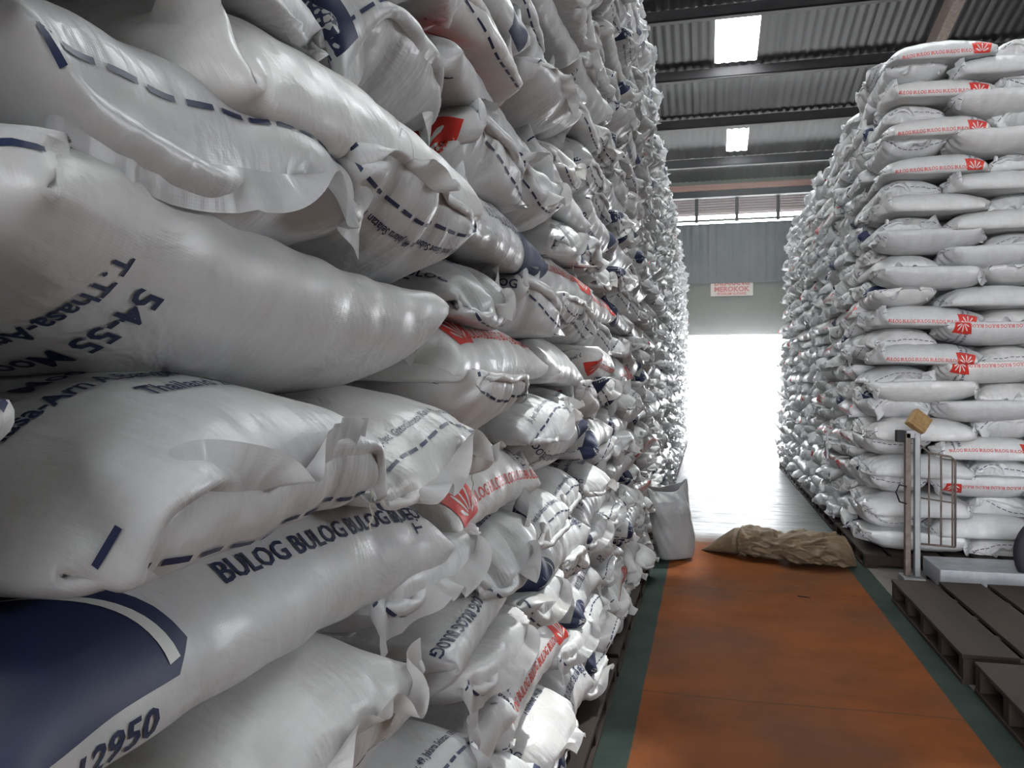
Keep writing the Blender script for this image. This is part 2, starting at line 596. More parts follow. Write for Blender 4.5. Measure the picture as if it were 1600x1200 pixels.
class Shape:
    def __init__(s, P, F, hi=True):
        if hi:
            P = up_axis(up_axis(P, 0, True), 1, False)
            F = up_axis(F, 1, False)
        s.P, s.F = P, F
        s.Nc, s.Nl1 = P.shape[:2]
        a = np.roll(P, -1, 0) - np.roll(P, 1, 0)
        b = np.empty_like(P)
        b[:, 1:-1] = P[:, 2:] - P[:, :-2]
        b[:, 0] = P[:, 1] - P[:, 0]
        b[:, -1] = P[:, -1] - P[:, -2]
        n = np.cross(b, a)
        n /= np.linalg.norm(n, axis=-1, keepdims=True) + 1e-12
        cen = P.mean((0, 1))
        if ((P - cen) * n).sum() < 0:
            n = -n
        s.N = n

    def at(s, u, sv, off):
        """(u,s) in metres -> point on the cloth"""
        fi = (sv % (2 * SW)) / (2 * SW) * s.Nc
        fj = np.clip((u + SL / 2) / SL, 0, .9999) * (s.Nl1 - 1)
        i0 = np.floor(fi).astype(int) % s.Nc
        i1 = (i0 + 1) % s.Nc
        j0 = np.floor(fj).astype(int)
        a = (fi - np.floor(fi))[:, None]
        b = (fj - j0)[:, None]
        def g(Q): return (Q[i0, j0] * (1 - a) + Q[i1, j0] * a) * (1 - b) + (Q[i0, j0 + 1] * (1 - a) + Q[i1, j0 + 1] * a) * b
        return g(s.P) + g(s.N) * off

    def body(s, layout=None, step=1, blocks=None):
        P = s.P[::step, ::step]
        Nc, Nj = P.shape[:2]
        I, J = np.meshgrid(np.arange(Nc), np.arange(Nj - 1), indexing='ij')
        I2 = (I + 1) % Nc
        F = np.stack([I * Nj + J, I * Nj + J + 1, I2 * Nj + J + 1, I2 * Nj + J], -1).reshape(-1, 4)
        V = P.reshape(-1, 3)
        du = 2 * SW / Nc
        us = np.linspace(-SL / 2, SL / 2, Nj)
        luv = np.stack([np.stack([us[J], I * du], -1), np.stack([us[J + 1], I * du], -1),
                        np.stack([us[J + 1], (I + 1) * du], -1), np.stack([us[J], (I + 1) * du], -1)], 2).reshape(-1, 2)
        mi = np.zeros(len(F), dtype=int)
        return V, F, luv, mi

    def flange(s, e, step=1):
        G = s.F[e][::step, ::(2 if step > 1 else 1)]
        a, c = G.shape[:2]
        I, J = np.meshgrid(np.arange(a - 1), np.arange(c - 1), indexing='ij')
        F = np.stack([I * c + J, (I + 1) * c + J, (I + 1) * c + J + 1, I * c + J + 1], -1).reshape(-1, 4)
        ui = np.linspace(0, SW, a)[:, None] + np.zeros((1, c))
        uj = (np.linspace(0, NF * DF, c)[None] + SL / 2) * (1 if e else -1) + np.zeros((a, 1))
        uv = np.stack([uj, ui], -1).reshape(-1, 2)
        return G.reshape(-1, 3), F, uv[F.ravel()]


# ------------------------------------------------------------------ the print on the sacks, drawn flat in (u, s) and laid on the cloth
_fonts = {}


def text_flat(txt, size, bold=0.0):
    key = (txt, size, bold)
    if key in _fonts:
        return _fonts[key]
    cu = bpy.data.curves.new('lettering', 'FONT')
    cu.body = txt
    cu.size = size
    cu.offset = bold * size
    cu.align_x = 'LEFT'
    cu.resolution_u = 2
    ob = bpy.data.objects.new('lettering', cu)
    COL.objects.link(ob)
    dg = bpy.context.evaluated_depsgraph_get()
    dg.update()
    me = bpy.data.meshes.new_from_object(ob.evaluated_get(dg))
    V = np.array([v.co[:2] for v in me.vertices])
    F = [list(p.vertices) for p in me.polygons]
    bpy.data.objects.remove(ob)
    bpy.data.curves.remove(cu)
    bpy.data.meshes.remove(me)
    _fonts[key] = (V, F)
    return V, F


class Print:
    """flat artwork: polygons with a material number; cut to a grid so it can follow the cloth"""
    def __init__(s):
        s.V = []
        s.F = []
        s.M = []
        s.n = 0

    def poly(s, pts, m):
        s.V += [tuple(p) for p in pts]
        s.F.append(list(range(s.n, s.n + len(pts))))
        s.M.append(m)
        s.n += len(pts)

    def text(s, txt, size, m, fn, bold=0.012):
        V, F = text_flat(txt, size, bold)
        w = V[:, 0].max() if len(V) else 0
        s.V += [fn(x, y, w) for x, y in V]
        s.F += [[i + s.n for i in f] for f in F]
        s.M += [m] * len(F)
        s.n += len(V)

    def cut(s, step=0.013):
        if not s.V:
            s.out = None
            return s
        bm = bmesh.new()
        vs = [bm.verts.new((p[0], p[1], 0)) for p in s.V]
        for f, m in zip(s.F, s.M):
            try:
                bm.faces.new([vs[i] for i in f]).material_index = m
            except ValueError:
                pass
        A = np.array(s.V)
        for ax in (0, 1):
            lo, hi = A[:, ax].min(), A[:, ax].max()
            k = math.ceil(lo / step)
            while k * step < hi:
                no = (1, 0, 0) if ax == 0 else (0, 1, 0)
                co = (k * step, 0, 0) if ax == 0 else (0, k * step, 0)
                t = k * step
                es = [e for e in bm.edges if (e.verts[0].co[ax] - t) * (e.verts[1].co[ax] - t) < 0]
                if es:
                    fs = list({f for e in es for f in e.link_faces})
                    es2 = list({e for f in fs for e in f.edges})
                    vs2 = list({v for f in fs for v in f.verts})
                    bmesh.ops.bisect_plane(bm, geom=fs + es2 + vs2, dist=1e-6, plane_co=co, plane_no=no)
                k += 1
        V = np.array([v.co[:2] for v in bm.verts])
        for i, v in enumerate(bm.verts):
            v.index = i
        F = [[v.index for v in f.verts] for f in bm.faces]
        M = [f.material_index for f in bm.faces]
        bm.free()
        s.out = (V, F, M)
        return s


def arc(cx, cy, r, a0, a1, n):
    return [(cx + r * math.cos(a0 + (a1 - a0) * i / n), cy + r * math.sin(a0 + (a1 - a0) * i / n)) for i in range(n + 1)]


def make_print(kind, vtop=0.05, addr=True, dash=True, side_b=True, logo_u=-0.36, logo_v=-0.10, text_u=-0.22):
    """kind 'blue' | 'red' | 'plain'. material slots: 1 navy, 2 red, 3 white"""
    p = Print()
    m = 1 if kind == 'blue' else 2
    if dash:
        for e in (-1, 1):
            u = e * (SL / 2 - 0.052)
            n = 26
            for k in range(n):
                s0 = 2 * SW * k / n
                if (s0 < SW) == (e > 0) and k not in (0, 13, 25, 12):
                    continue
                p.poly([(u - .003, s0 + .004), (u + .003, s0 + .004), (u + .003, s0 + .037), (u - .003, s0 + .037)], 1)
    sides = [lambda U, v: (U, (SW - v))]
    if side_b:
        sides.append(lambda U, v: (-U, v))
    if kind == 'scribble':
        def stroke(pts):
            for (a, b), (c, d_) in zip(pts, pts[1:]):
                nx_, ny_ = -(d_ - b), c - a
                ln = math.hypot(nx_, ny_) / .0009
                p.poly([sides[0](a + nx_ / ln, b + ny_ / ln), sides[0](a - nx_ / ln, b - ny_ / ln), sides[0](c - nx_ / ln, d_ - ny_ / ln), sides[0](c + nx_ / ln, d_ + ny_ / ln)], 1)
        for st in ([(.02, .03), (.035, .045), (.04, .062), (.037, .03)], [(.005, .012), (.03, .03), (.05, .028), (.055, .02)], [(.058, .03), (.05, .0), (.045, -.02)]):
            stroke(st)
    elif kind != 'plain':
        for k, sd in enumerate(sides):
            vt = vtop if k == 0 else -vtop - .02
            p.text(' '.join(['BULOG'] * 5), 0.036, m, lambda x, y, w: sd(x + text_u, y + vt), 0.018)
            lu, lv = logo_u, (logo_v if k == 0 else logo_v + .02)
            if kind == 'blue':
                # square block with a rounded corner and a pale sickle across it
                S = .155
                body = [(lu - .14, lv), (lu + S * .86, lv), (lu + S * 1.0, lv + S * .16)] + \
                    arc(lu, lv, S, .18, math.pi / 2, 12)[1:] + [(lu - .14, lv + S)]
                p.poly([sd(*q) for q in body], 1)
                p.text('Jakarta 12950', 0.034, 1, lambda x, y, w: sd(x - w + lu + S * .70, y + lv - .036), 0.02)
            else:
                a0, a1, b0, b1 = lu, lu + .17, vt - .012, vt + .085
                p.poly([sd(a0 + .02, b0), sd(a1 - .02, b0), sd(a1, b1), sd(a0, b1)], 2)
    if addr:
        f = lambda dv: (lambda x, y, w: (SL / 2 - (y + dv), SW / 2 + w / 2 - x))
        p.text('54-55 Moo 8, Bangna-Trad Rd.', 0.040, 1, f(.235), 0.02)
        p.text('T.Thasa-Arn A.Bangpakong, Chachoengsao', 0.031, 1, f(.190), 0.02)
        p.text('Thailand 24130', 0.031, 1, f(.145), 0.02)
        p.text('(13.0.5)', 0.014, 1, lambda x, y, w: (SL / 2 - (y + .152), SW / 2 - .14 - x), 0.02)
        f2 = lambda dv: (lambda x, y, w: (-SL / 2 + (y + dv), SW / 2 - w / 2 + x))
        p.text('Jl. Jend. Gatot Subroto Kav. 49, Jakarta Selatan 12950', 0.019, 1, f2(.085), 0.02)
    p.cut()
    if kind == 'blue':
        q = Print()
        for k, sd in enumerate(sides):
            lu, lv = logo_u, (logo_v if k == 0 else logo_v + .02)
            S = .155
            o1, o2 = arc(lu, lv, S * .90, .10, 1.25, 14), arc(lu - .004, lv - .004, S * .84, .12, 1.25, 14)
            for a in range(14):
                q.poly([sd(*w_) for w_ in (o1[a], o1[a + 1], tuple(np.array(o1[a + 1]) * (a + 1) / 14 + np.array(o2[a + 1]) * (1 - (a + 1) / 14)),
                                           tuple(np.array(o1[a]) * a / 14 + np.array(o2[a]) * (1 - a / 14)))], 3)
        q.cut()
        p.over = q.out
    elif kind == 'red':
        q = Print()
        for k, sd in enumerate(sides):
            lu = logo_u
            cx = lu + .085
            vt = (vtop if k == 0 else -vtop - .02) - .005
            for a in (-62, -34, 0, 34, 62):
                t = math.radians(a)
                dx, dy = math.sin(t), math.cos(t)
                r0, r1 = .014, .075 if abs(a) < 50 else .058
                for j in range(4):
                    ra, rb = r0 + (r1 - r0) * j / 4, r0 + (r1 - r0) * (j + 1) / 4
                    wa, wb = .002 + .004 * (j / 4), .002 + .004 * ((j + 1) / 4 if j < 3 else 0)
                    q.poly([sd(cx + dx * ra - dy * wa, vt + dy * ra + dx * wa), sd(cx + dx * ra + dy * wa, vt + dy * ra - dx * wa),
                            sd(cx + dx * rb + dy * wb, vt + dy * rb - dx * wb), sd(cx + dx * rb - dy * wb, vt + dy * rb + dx * wb)], 3)
        q.cut()
        p.over = q.out
    else:
        p.over = None
    return p


_prints = {}


def get_print(kind, **kw):
    key = (kind, tuple(sorted(kw.items())))
    if key not in _prints:
        _prints[key] = make_print(kind, **kw)
    return _prints[key]


def sack_meshes(shape, pr, name='rice_sack'):
    """(body mesh with its print, two hem meshes)"""
    V, F, luv, mi = shape.body()
    Fl = F.tolist()
    Vs = [V]
    uvs = [luv]
    mis = [mi]
    n = len(V)
    if pr is not None:
        for art, off in ((pr.out, .0015), (pr.over, .0022)):
            if art is None:
                continue
            V2, F2, M2 = art
            W = shape.at(V2[:, 0], V2[:, 1], off)
            Vs.append(W)
            Fl += [[i + n for i in f] for f in F2]
            n += len(W)
            mis.append(np.array(M2))
            uvs.append(V2[[i for f in F2 for i in f]])
    V = np.concatenate(Vs)
    me = bpy.data.meshes.new(name)
    me.from_pydata(V.tolist(), [], Fl)
    for x in (M_FAB, M_NAVY, M_RED, M_WHITE):
        me.materials.append(x)
    me.polygons.foreach_set('material_index', np.concatenate(mis).astype(np.int32))
    ul = me.uv_layers.new(name='UVMap')
    ul.data.foreach_set('uv', np.concatenate(uvs).astype(np.float32).ravel())
    me.polygons.foreach_set('use_smooth', np.ones(len(me.polygons), dtype=bool))
    me.update()
    hems = []
    for e in range(2):
        V, F, uv = shape.flange(e)
        hems.append(np_mesh('sewn_hem', V, F, [M_HEM], uv=uv))
    return me, hems


# shapes: 'h' for sacks seen end on, 's' for sacks seen side on
HEAD = [Shape(*sim_sack(100 + i, gm=(.1, .35, .2, .6, .25)[i], V0=.060 + .0015 * (i % 3), xlim=.45, ymin=-.275, ymax=.275, amp=.006 + .002 * (i % 3))) for i in range(5)]
STRE = [Shape(*sim_sack(200 + i, V0=.062 + .0015 * (i % 3), xlim=.425, ymin=-.31, ymax=.31, amp=.006 + .003 * (i % 3), flo=.09)) for i in range(5)]
# tighter, blunt-ended ones for the neat end of the right stack
STRE += [Shape(*sim_sack(300 + i, V0=.054, xlim=.37, ymin=-.30, ymax=.30, amp=.005, flo=.07, Ls=.90)) for i in range(3)]
_cache = {}


def proto(kind, i, pkind):
    key = (kind, i, pkind)
    if key not in _cache:
        sh = (HEAD if kind == 'h' else STRE)[i]
        pr = {'blue': lambda: get_print('blue'), 'red': lambda: get_print('red', logo_u=.23, text_u=-.38, vtop=-.03),
              'plain': lambda: get_print('plain', addr=False), 'address': lambda: get_print('plain')}[pkind]()
        _cache[key] = sack_meshes(sh, pr)
    return _cache[key]


# ------------------------------------------------------------------ where every sack lies
PITCH = 0.1533
ZP = 0.12
sacks = []      # dict(kind, x, y, z, rz, flip, i, p, sx, sy, side, row, order)


def cam_proj(x, y, z):
    zc = y * math.cos(YAW) - x * math.sin(YAW)
    xc = x * math.cos(YAW) + y * math.sin(YAW)
    return xc / max(zc, 1e-3) * FPX + 800, 597 - (z - CAMH) / max(zc, 1e-3) * FPX, zc


def pick_print(side):
    r = rng.random()
    if side == 'left':
        return 'blue' if r < .45 else 'red' if r < .62 else 'address' if r < .82 else 'plain'
    if side == 'right':
        return 'plain' if r < .55 else 'red'
    return 'red' if r < .3 else 'blue' if r < .45 else 'plain'


def left_face(z):
    return -(0.425 + 0.010 * z)


for row in range(30):
    z = ZP + (row + .5) * PITCH
    ymax = 22.0 if row < 27 else 8.3
    if row in (28, 29):
        ymax = 8.3
    head = row % 2 == 0
    y = -0.55 + (0.0 if head else 0.13)
    # joints measured on the near rows
    y = {7: 1.39 - .92 * 2, 9: 1.46 - .92 * 2, 8: 1.03 - .54 * 3, 10: .98 - .54 * 3, 11: 1.48 - .92 * 2, 5: 1.3 - .92 * 2, 3: 1.0 - .92}.get(row, y + rng.uniform(-.06, .06))
    k = 0
    while y < ymax:
        w = (.54 if head else .92) + rng.uniform(-.012, .012)
        cy = y + w / 2
        far = min(1.0, cy / 8)
        jx = rng.gauss(0, .018)
        if head:
            d = dict(kind='h', x=left_face(z) - .49 + jx, y=cy, rz=rng.choice((0, math.pi)))
        else:
            d = dict(kind='s', x=left_face(z) - .30 + jx * .8, y=cy, rz=rng.choice((math.pi / 2, -math.pi / 2)))
        d.update(z=z + rng.gauss(0, .003), flip=rng.random() < .45, i=rng.randrange(5), p=pick_print('left'), sx=1.0, sy=1.0,
                 side='left', row=row, order=k, wob=(rng.gauss(0, .022), rng.gauss(0, .02), rng.gauss(0, .035)))
        sacks.append(d)
        y += w
        k += 1

YF = 7.0        # front of the right stack


def right_face(z):
    return 1.235 + 0.045 * z


for row in range(27):
    z = ZP + (row + .5) * PITCH
    xf = right_face(z)
    long_first = row % 2 == 0
    # front face
    x = xf + .02
    seq = ('s', 'h', 's', 'h', 's') if long_first else ('h', 's', 'h', 's', 'h')
    for k, kd in enumerate(seq):
        w = .80 if kd == 's' else .50
        yy = YF + rng.gauss(0, .012)
        corner = k == 0
        if kd == 's':
            d = dict(kind='s', x=x + w / 2, y=yy + .245, rz=rng.choice((0, math.pi)), sx=1.0, sy=.92, sz=1.04, si=5)
            if k == 0:
                d['force'] = 'red' if row in (26, 24, 22, 20, 12, 10, 5, 3) else 'plain'
            if d.get('force') == 'red':
                d['rz'] = 0
        else:
            d = dict(kind='h', x=x + w / 2, y=yy + .53, rz=rng.choice((math.pi / 2, -math.pi / 2)), sx=.88, sy=.93, sz=1.05, force='plain')
        d.update(z=z + rng.gauss(0, .003), flip=rng.random() < .5 and d.get('force') != 'red', i=(5 + rng.randrange(3)) if d.pop('si', 0) else rng.randrange(5), p=d.pop('force', pick_print('right')), side='front', row=row, order=k,
                 wob=(rng.gauss(0, .008), rng.gauss(0, .010), rng.gauss(0, .012)))
        sacks.append(d)
        x += w
    # aisle face, behind the corner sack
    head = long_first
    y = YF + (.50 if long_first else .82)
    k = 0
    while y < 15.5:
        w = (.50 if head else .84)
        cy = y + w / 2
        jx = rng.gauss(0, .018)
        if head:
            d = dict(kind='h', x=xf + .44 - jx, y=cy, rz=rng.choice((0, math.pi)), sx=.90, sy=.92)
        else:
            d = dict(kind='s', x=xf + .27 - jx, y=cy, rz=rng.choice((math.pi / 2, -math.pi / 2)), sx=.88, sy=.92)
        d.update(z=z + rng.gauss(0, .003), flip=rng.random() < .45, i=rng.randrange(5), p=pick_print('aisle'), side='aisle', row=row, order=k,
                 wob=(rng.gauss(0, .022), rng.gauss(0, .02), rng.gauss(0, .035)))
        sacks.append(d)
        y += w
        k += 1

for d in sacks:
    if d['side'] == 'left' and ((d['row'] == 9 and d['y'] < .5) or (d['row'] == 7 and d['y'] < .5)):
        d['y'] -= .14 if d['row'] == 9 else .2
# how large each shows in the photograph
for d in sacks:
    hw = {'h': .27, 's': .44}[d['kind']]
    if d['side'] == 'front':
        a, b = (d['x'] - hw, YF), (d['x'] + hw, YF)
    else:
        fx = left_face(d['z']) if d['side'] == 'left' else right_face(d['z'])
        a, b = (fx, d['y'] - hw), (fx, d['y'] + hw)
    if b[1] < .2:
        d['area'] = 0
        continue
    a = (a[0], max(a[1], .25))
    p, q = cam_proj(*a, d['z']), cam_proj(*b, d['z'])
    x0, x1 = sorted((p[0], q[0]))
    zc = (p[2] + q[2]) / 2
    hh = PITCH / zc * FPX / 2
    cyy = (p[1] + q[1]) / 2
    vis = max(0, min(x1, 1600) - max(x0, 0)) * max(0, min(cyy + hh, 1200) - max(cyy - hh, 0))
    d['area'] = vis
order = sorted(range(len(sacks)), key=lambda i: -sacks[i]['area'])
NIND = 300
indiv = set(order[:NIND])
ORD = ['first', 'second', 'third', 'fourth', 'fifth', 'sixth', 'seventh', 'eighth', 'ninth', 'tenth', 'eleventh', 'twelfth', 'thirteenth',
       'fourteenth', 'fifteenth', 'sixteenth', 'seventeenth', 'eighteenth', 'nineteenth', 'twentieth', 'twenty-first', 'twenty-second',
       'twenty-third', 'twenty-fourth', 'twenty-fifth', 'twenty-sixth', 'twenty-seventh', 'twenty-eighth', 'twenty-ninth', 'thirtieth']


def xform(d):
    from mathutils import Matrix, Euler
    Mx = Matrix.Translation((d['x'], d['y'], d['z'])) @ Euler(d['wob'], 'XYZ').to_matrix().to_4x4() @ Matrix.Rotation(d['rz'], 4, 'Z')
    if d['flip']:
        Mx = Mx @ Matrix.Rotation(math.pi, 4, 'X')
    return Mx @ Matrix.Diagonal((d['sx'], d['sy'], d.get('sz', 1.03), 1.0))


# hero sacks: the nearest ones get their own cloth, print and label
HERO = {}


def hero(row, side_y, **kw):
    """the sack of a left row whose span holds side_y"""
    best = min((i for i, d in enumerate(sacks) if d['side'] == 'left' and d['row'] == row), key=lambda i: abs(sacks[i]['y'] - side_y))
    HERO[best] = kw
    return best


hA = hero(10, .72, seed=11, cloth=55, flip=True, rz=0, pr=('plain', dict()), xo=.035, yo=.04, sy=1.06,
          label='large rice sack at upper left, ruffled hem running across its end, address print upside down')
hB = hero(9, 1.0, seed=12, flip=True, rz=-math.pi / 2, pr=('blue', dict(vtop=-.10, logo_v=-.26)), xo=.035, yo=-.05, sx=1.13,
          label='bulging rice sack lying lengthwise at middle left, upside-down address at its left end')
hC = hero(8, .76, seed=13, cloth=48, flip=False, rz=0, pr=('plain', dict()), xo=.045,
          label='big rice sack at lower left, Thailand address above its long hem and dashed line')
hD = hero(7, .93, seed=14, flip=False, rz=math.pi / 2, pr=('blue', dict(vtop=.055, logo_u=-.35, logo_v=.0, text_u=-.126)), xo=.05, yo=-.06, sx=1.15,
          label='big rice sack at bottom left with navy logo block and row of blue BULOG letters')
hE = hero(11, 1.0, seed=15, flip=False, rz=math.pi / 2, pr=('scribble', dict(addr=False, dash=False)), xo=.03, yo=.10,
          label='plain bulging rice sack lying lengthwise near the top left with a small pen scribble')
hero(10, 1.25, seed=16, flip=True, rz=math.pi, pr=('plain', dict()), xo=.02,
     label='rice sack with curved dashed blue line and long ruffled hem, behind the upper left sack')
hero(8, 1.3, seed=17, flip=False, rz=math.pi, pr=('plain', dict()), xo=.02,
     label='rice sack with puckered hem and dashed line, right of the one with the Thailand address')
hero(7, 1.85, seed=18, flip=False, rz=math.pi / 2, pr=('red', dict(vtop=.0)), xo=.01,
     label='rice sack with bright red printed block, right of the one with navy logo')
hero(11, 1.94, seed=19, flip=False, rz=math.pi / 2, pr=('blue', dict(vtop=.02, logo_u=.3)), xo=.01,
     label='rice sack with blue BULOG letters down its side, right of the plain scribbled one')
hero(9, 1.92, seed=20, flip=False, rz=math.pi / 2, pr=('red', dict()), xo=.0,
     label='shiny bulging rice sack right of the lengthwise one with the upside-down address')
hero(13, 1.9, seed=21, flip=False, rz=math.pi / 2, pr=('red', dict()), xo=.0,
     label='left stack sack with red BULOG letters and red block, top of the photo')
hero(5, 1.2, seed=22, flip=False, rz=math.pi / 2, pr=('blue', dict(vtop=.04, logo_u=-.5)), xo=.01,
     label='long rice sack low in left stack, small blue BULOG letters along its top')
hero(6, 1.0, seed=23, flip=False, rz=0, pr=('plain', dict(addr=False)), xo=.04,
     label='plain rice sack with broad pointed hem, beneath right half of navy logo sack')

GROUPS = {'left': 'white rice sacks stacked along the left of the aisle', 'front': 'white rice sacks across the end of the right stack',
          'aisle': 'white rice sacks along the aisle side of the right stack'}


def sack_label(d):
    r = ORD[d['row']]
    if d['side'] == 'left':
        k = ORD[vis_rank[id(d)]]
        pose = 'end outward' if d['kind'] == 'h' else 'side outward'
        return f'white rice sack, left stack, {r} layer above pallets, {k} from photo edge, {pose}'
    if d['side'] == 'front':
        pos = ('at its left corner', 'next to its corner sack', 'third from its left corner', 'fourth from its left corner', 'fifth from its left corner')[d['order']]
        return f'white rice sack, right stack end, {r} layer up, {pos}'
    return f'white rice sack, right stack aisle face, {r} layer up, {ORD[d["order"]]} behind corner sack'


vis_rank = {}
for row in range(30):
    seen = [d for d in sacks if d['side'] == 'left' and d['row'] == row and d['area'] > 60]
    for k, d in enumerate(sorted(seen, key=lambda d: d['y'])):
        vis_rank[id(d)] = min(k, 29)


def thread_obj(parent, pts):
    bm = bmesh.new()
    tube(bm, pts, .0011, 6)
    return bm_obj('loose_thread', bm, M_THREAD, parent, smooth=True)


def finish_sack(o, hems, me=None):
    pass


individual_objects = []
for i in sorted(indiv):
    d = sacks[i]
    if i in HERO:
        h = HERO[i]
        d['flip'] = h['flip']
        d['rz'] = h['rz']
        d['x'] += h['xo']
        d['y'] += h.get('yo', 0)
        d['z'] += h.get('zo', 0)
        d['sy'] = h.get('sy', 1.0)
        d['sx'] = h.get('sx', 1.0)
        d['wob'] = tuple(w * .4 for w in d['wob'])
        big = h['seed'] in (11, 12, 13, 14, 15)
        sh = Shape(*sim_sack(h.get('cloth', h['seed']), gm=h.get('gm', .3), V0=.066 if big else .064, xlim=.46 if d['kind'] == 'h' else .43, ymin=-.29, ymax=.29, flo=.13 if d['kind'] == 'h' else .09,
                             Nc=(80 if big else 64), Nl=(70 if big else 56), amp=.008))
        body, hems = sack_meshes(sh, get_print(h['pr'][0], **h['pr'][1]))
        label = h['label']
    else:
        body, hems = proto(d['kind'], d['i'], d['p'])
        label = sack_label(d)
    o = bpy.data.objects.new('rice_sack', body)
    COL.objects.link(o)
    o.matrix_world = xform(d)
    tag(o, label, 'sack', GROUPS[d['side']])
    for hm in hems:
        c = bpy.data.objects.new('sewn_hem', hm)
        COL.objects.link(c)
        c.parent = o
    if i in HERO and HERO[i]['seed'] in (13, 17, 20, 16):
        # stitching thread left hanging from a hem corner
        zs = -1 if d['flip'] else 1
        e = 1 if (d['kind'] == 's' and d['rz'] < 0) or (d['kind'] == 'h' and d['rz'] == 0) else 0
        fl = sh.F[e]
        a_, b_ = fl[0, -1], fl[-1, -1]
        Mx = o.matrix_world
        from mathutils import Vector
        st = max((a_, b_), key=lambda q: (Mx @ Vector(q)).y)
        ln = {13: .05, 17: .06, 20: .20, 16: .04}[HERO[i]['seed']]
        thread_obj(o, [(st[0] + .002 * math.sin(k * 2.1), st[1] + .002 * math.cos(k * 1.7), st[2] - zs * ln * k / 6) for k in range(7)])
    individual_objects.append(o)

# the rest of the sacks, too many to keep apart, with the depth of the stacks behind the outer layer
Vs, Fs, Us, Ms = [], [], [], []
n = 0
cores = []
low = {}
for i, d in enumerate(sacks):
    if i in indiv:
        continue
    step = 4 if d['y'] > 9 or d['y'] < .3 else 2
    key = (d['kind'], d['i'], step)
    if key not in low:
        sh = (HEAD if d['kind'] == 'h' else STRE)[d['i']]
        V, F, uv, mi = sh.body(step=step)
        parts = [(V, F, uv, 0)]
        for e in range(2):
            a, b, c = sh.flange(e, step=max(2, step // 2 * 2))
            parts.append((a, b, c, 1))
        low[key] = parts
    Mx = np.array(xform(d))
    for V, F, uv, hm in low[key]:
        W = V @ Mx[:3, :3].T + Mx[:3, 3]
        Vs.append(W)
        Fs.append(F + n)
        Us.append(uv)
        n += len(V)
        m_ = np.full(len(F), 4 if hm else 0)
        if not hm:
            # printed block near one end and a line of print, by position on the cloth
            cu = uv.reshape(-1, 4, 2).mean(1)
            ss = np.minimum(np.abs(cu[:, 1] - SW), np.minimum(cu[:, 1], 2 * SW - cu[:, 1]))
            blk = (ss < .055) & (cu[:, 0] > -.36) & (cu[:, 0] < -.2)
            m_[blk] = {'blue': 1, 'red': 2}.get(d['p'], 0)
        Ms.append(m_)
Fa = np.concatenate(Fs)


def core_box(x0, x1, y0, y1, z0, z1):
    global n
    c = np.array([(x0, y0, z0), (x1, y0, z0), (x1, y1, z0), (x0, y1, z0), (x0, y0, z1), (x1, y0, z1), (x1, y1, z1), (x0, y1, z1)], float)
    f = np.array([(0, 3, 2, 1), (4, 5, 6, 7), (0, 1, 5, 4), (1, 2, 6, 5), (2, 3, 7, 6), (3, 0, 4, 7)])
    Vs.append(c)
    Fs.append(f + n)
    Us.append(np.zeros((24, 2)))
    Ms.append(np.zeros(6, dtype=int))
    n += 8


zt = ZP + 27 * PITCH
core_box(-6.0, -1.02, -.6, 8.2, ZP, ZP + 30 * PITCH - .04)
core_box(-6.0, -1.02, 8.2, 22.0, ZP, zt - .04)
core_box(1.98, 4.4, YF + .62, 15.4, ZP, zt - .04)
me = np_mesh('rice_sack', np.concatenate(Vs), np.concatenate(Fs), [M_FAB, M_NAVY, M_RED, M_WHITE, M_HEM], np.concatenate(Ms), np.concatenate(Us))
rest = link('rice_sack', me)
tag(rest, 'mass of smaller-looking white rice sacks filling out the left and right stacks', 'sack', None, 'stuff')

# ------------------------------------------------------------------ floor and shell
bm = bmesh.new()
bx(bm, XL, XR, YB, YW + .1, -.2, 0)
tag(bm_obj('floor', bm, floor_material()), kind='structure')
quick('ground', [(-60, 60, YW + .1, 110, -.25, -.03), (-60, 60, -70, YB, -.25, -.03)], M_OUT)['kind'] = 'structure'
RS = 0.20            # roof slope


def roofz(y):
    return CAMH + 6.1 + (YW - y) * RS if y > 4 else CAMH + 6.1 + (YW - 4) * RS - (4 - y) * RS


# corrugated roof sheets in strips, with real gaps where the skylight sheets are
SKY = [(.19, 1.11, 17.05, 18.95), (.55, 1.1, 22.0, 23.2)]
SKY_ADDED = [(.19, 1.11, 12.7, 14.6), (.19, 1.11, 8.3, 10.2), (5.5, 6.4, 1.7, 3.6), (1.6, 2.5, 12.7, 14.6), (1.6, 2.5, 8.3, 10.2), (-1.2, -.3, 12.7, 14.6),  # skylights out of view, added to brighten the stacks and the aisle
        (8.5, 9.4, 1.7, 3.6), 
        (-3.6, -2.7, 12.7, 14.6), (-3.6, -2.7, 8.3, 10.2), (-3.6, -2.7, 17.05, 18.95), (3.4, 4.3, 8.3, 10.2)]
ALLSKY = SKY + SKY_ADDED


def roof_mesh():
    xs = sorted({XL, XR} | {a for s_ in ALLSKY for a in s_[:2]})
    ys = sorted({YB, 4.0, YW + .3} | {a for s_ in ALLSKY for a in s_[2:]})
    bm = bmesh.new()
    PER = .19
    for a, b in zip(xs, xs[1:]):
        nseg = max(1, int(round((b - a) / (PER / 4))))
        for c, e in zip(ys, ys[1:]):
            mx, my = (a + b) / 2, (c + e) / 2
            if any(s_[0] <= mx <= s_[1] and s_[2] <= my <= s_[3] for s_ in ALLSKY):
                continue
            prev = None
            for k in range(nseg + 1):
                x = a + (b - a) * k / nseg
                z = .012 * math.cos(2 * math.pi * x / PER)
                cur = (bm.verts.new((x, c, roofz(c) + z)), bm.verts.new((x, e, roofz(e) + z)))
                if prev:
                    bm.faces.new((prev[0], cur[0], cur[1], prev[1]))
                prev = cur
    return bm


tag(bm_obj('ceiling', roof_mesh(), M_ROOF, smooth=True), kind='structure')


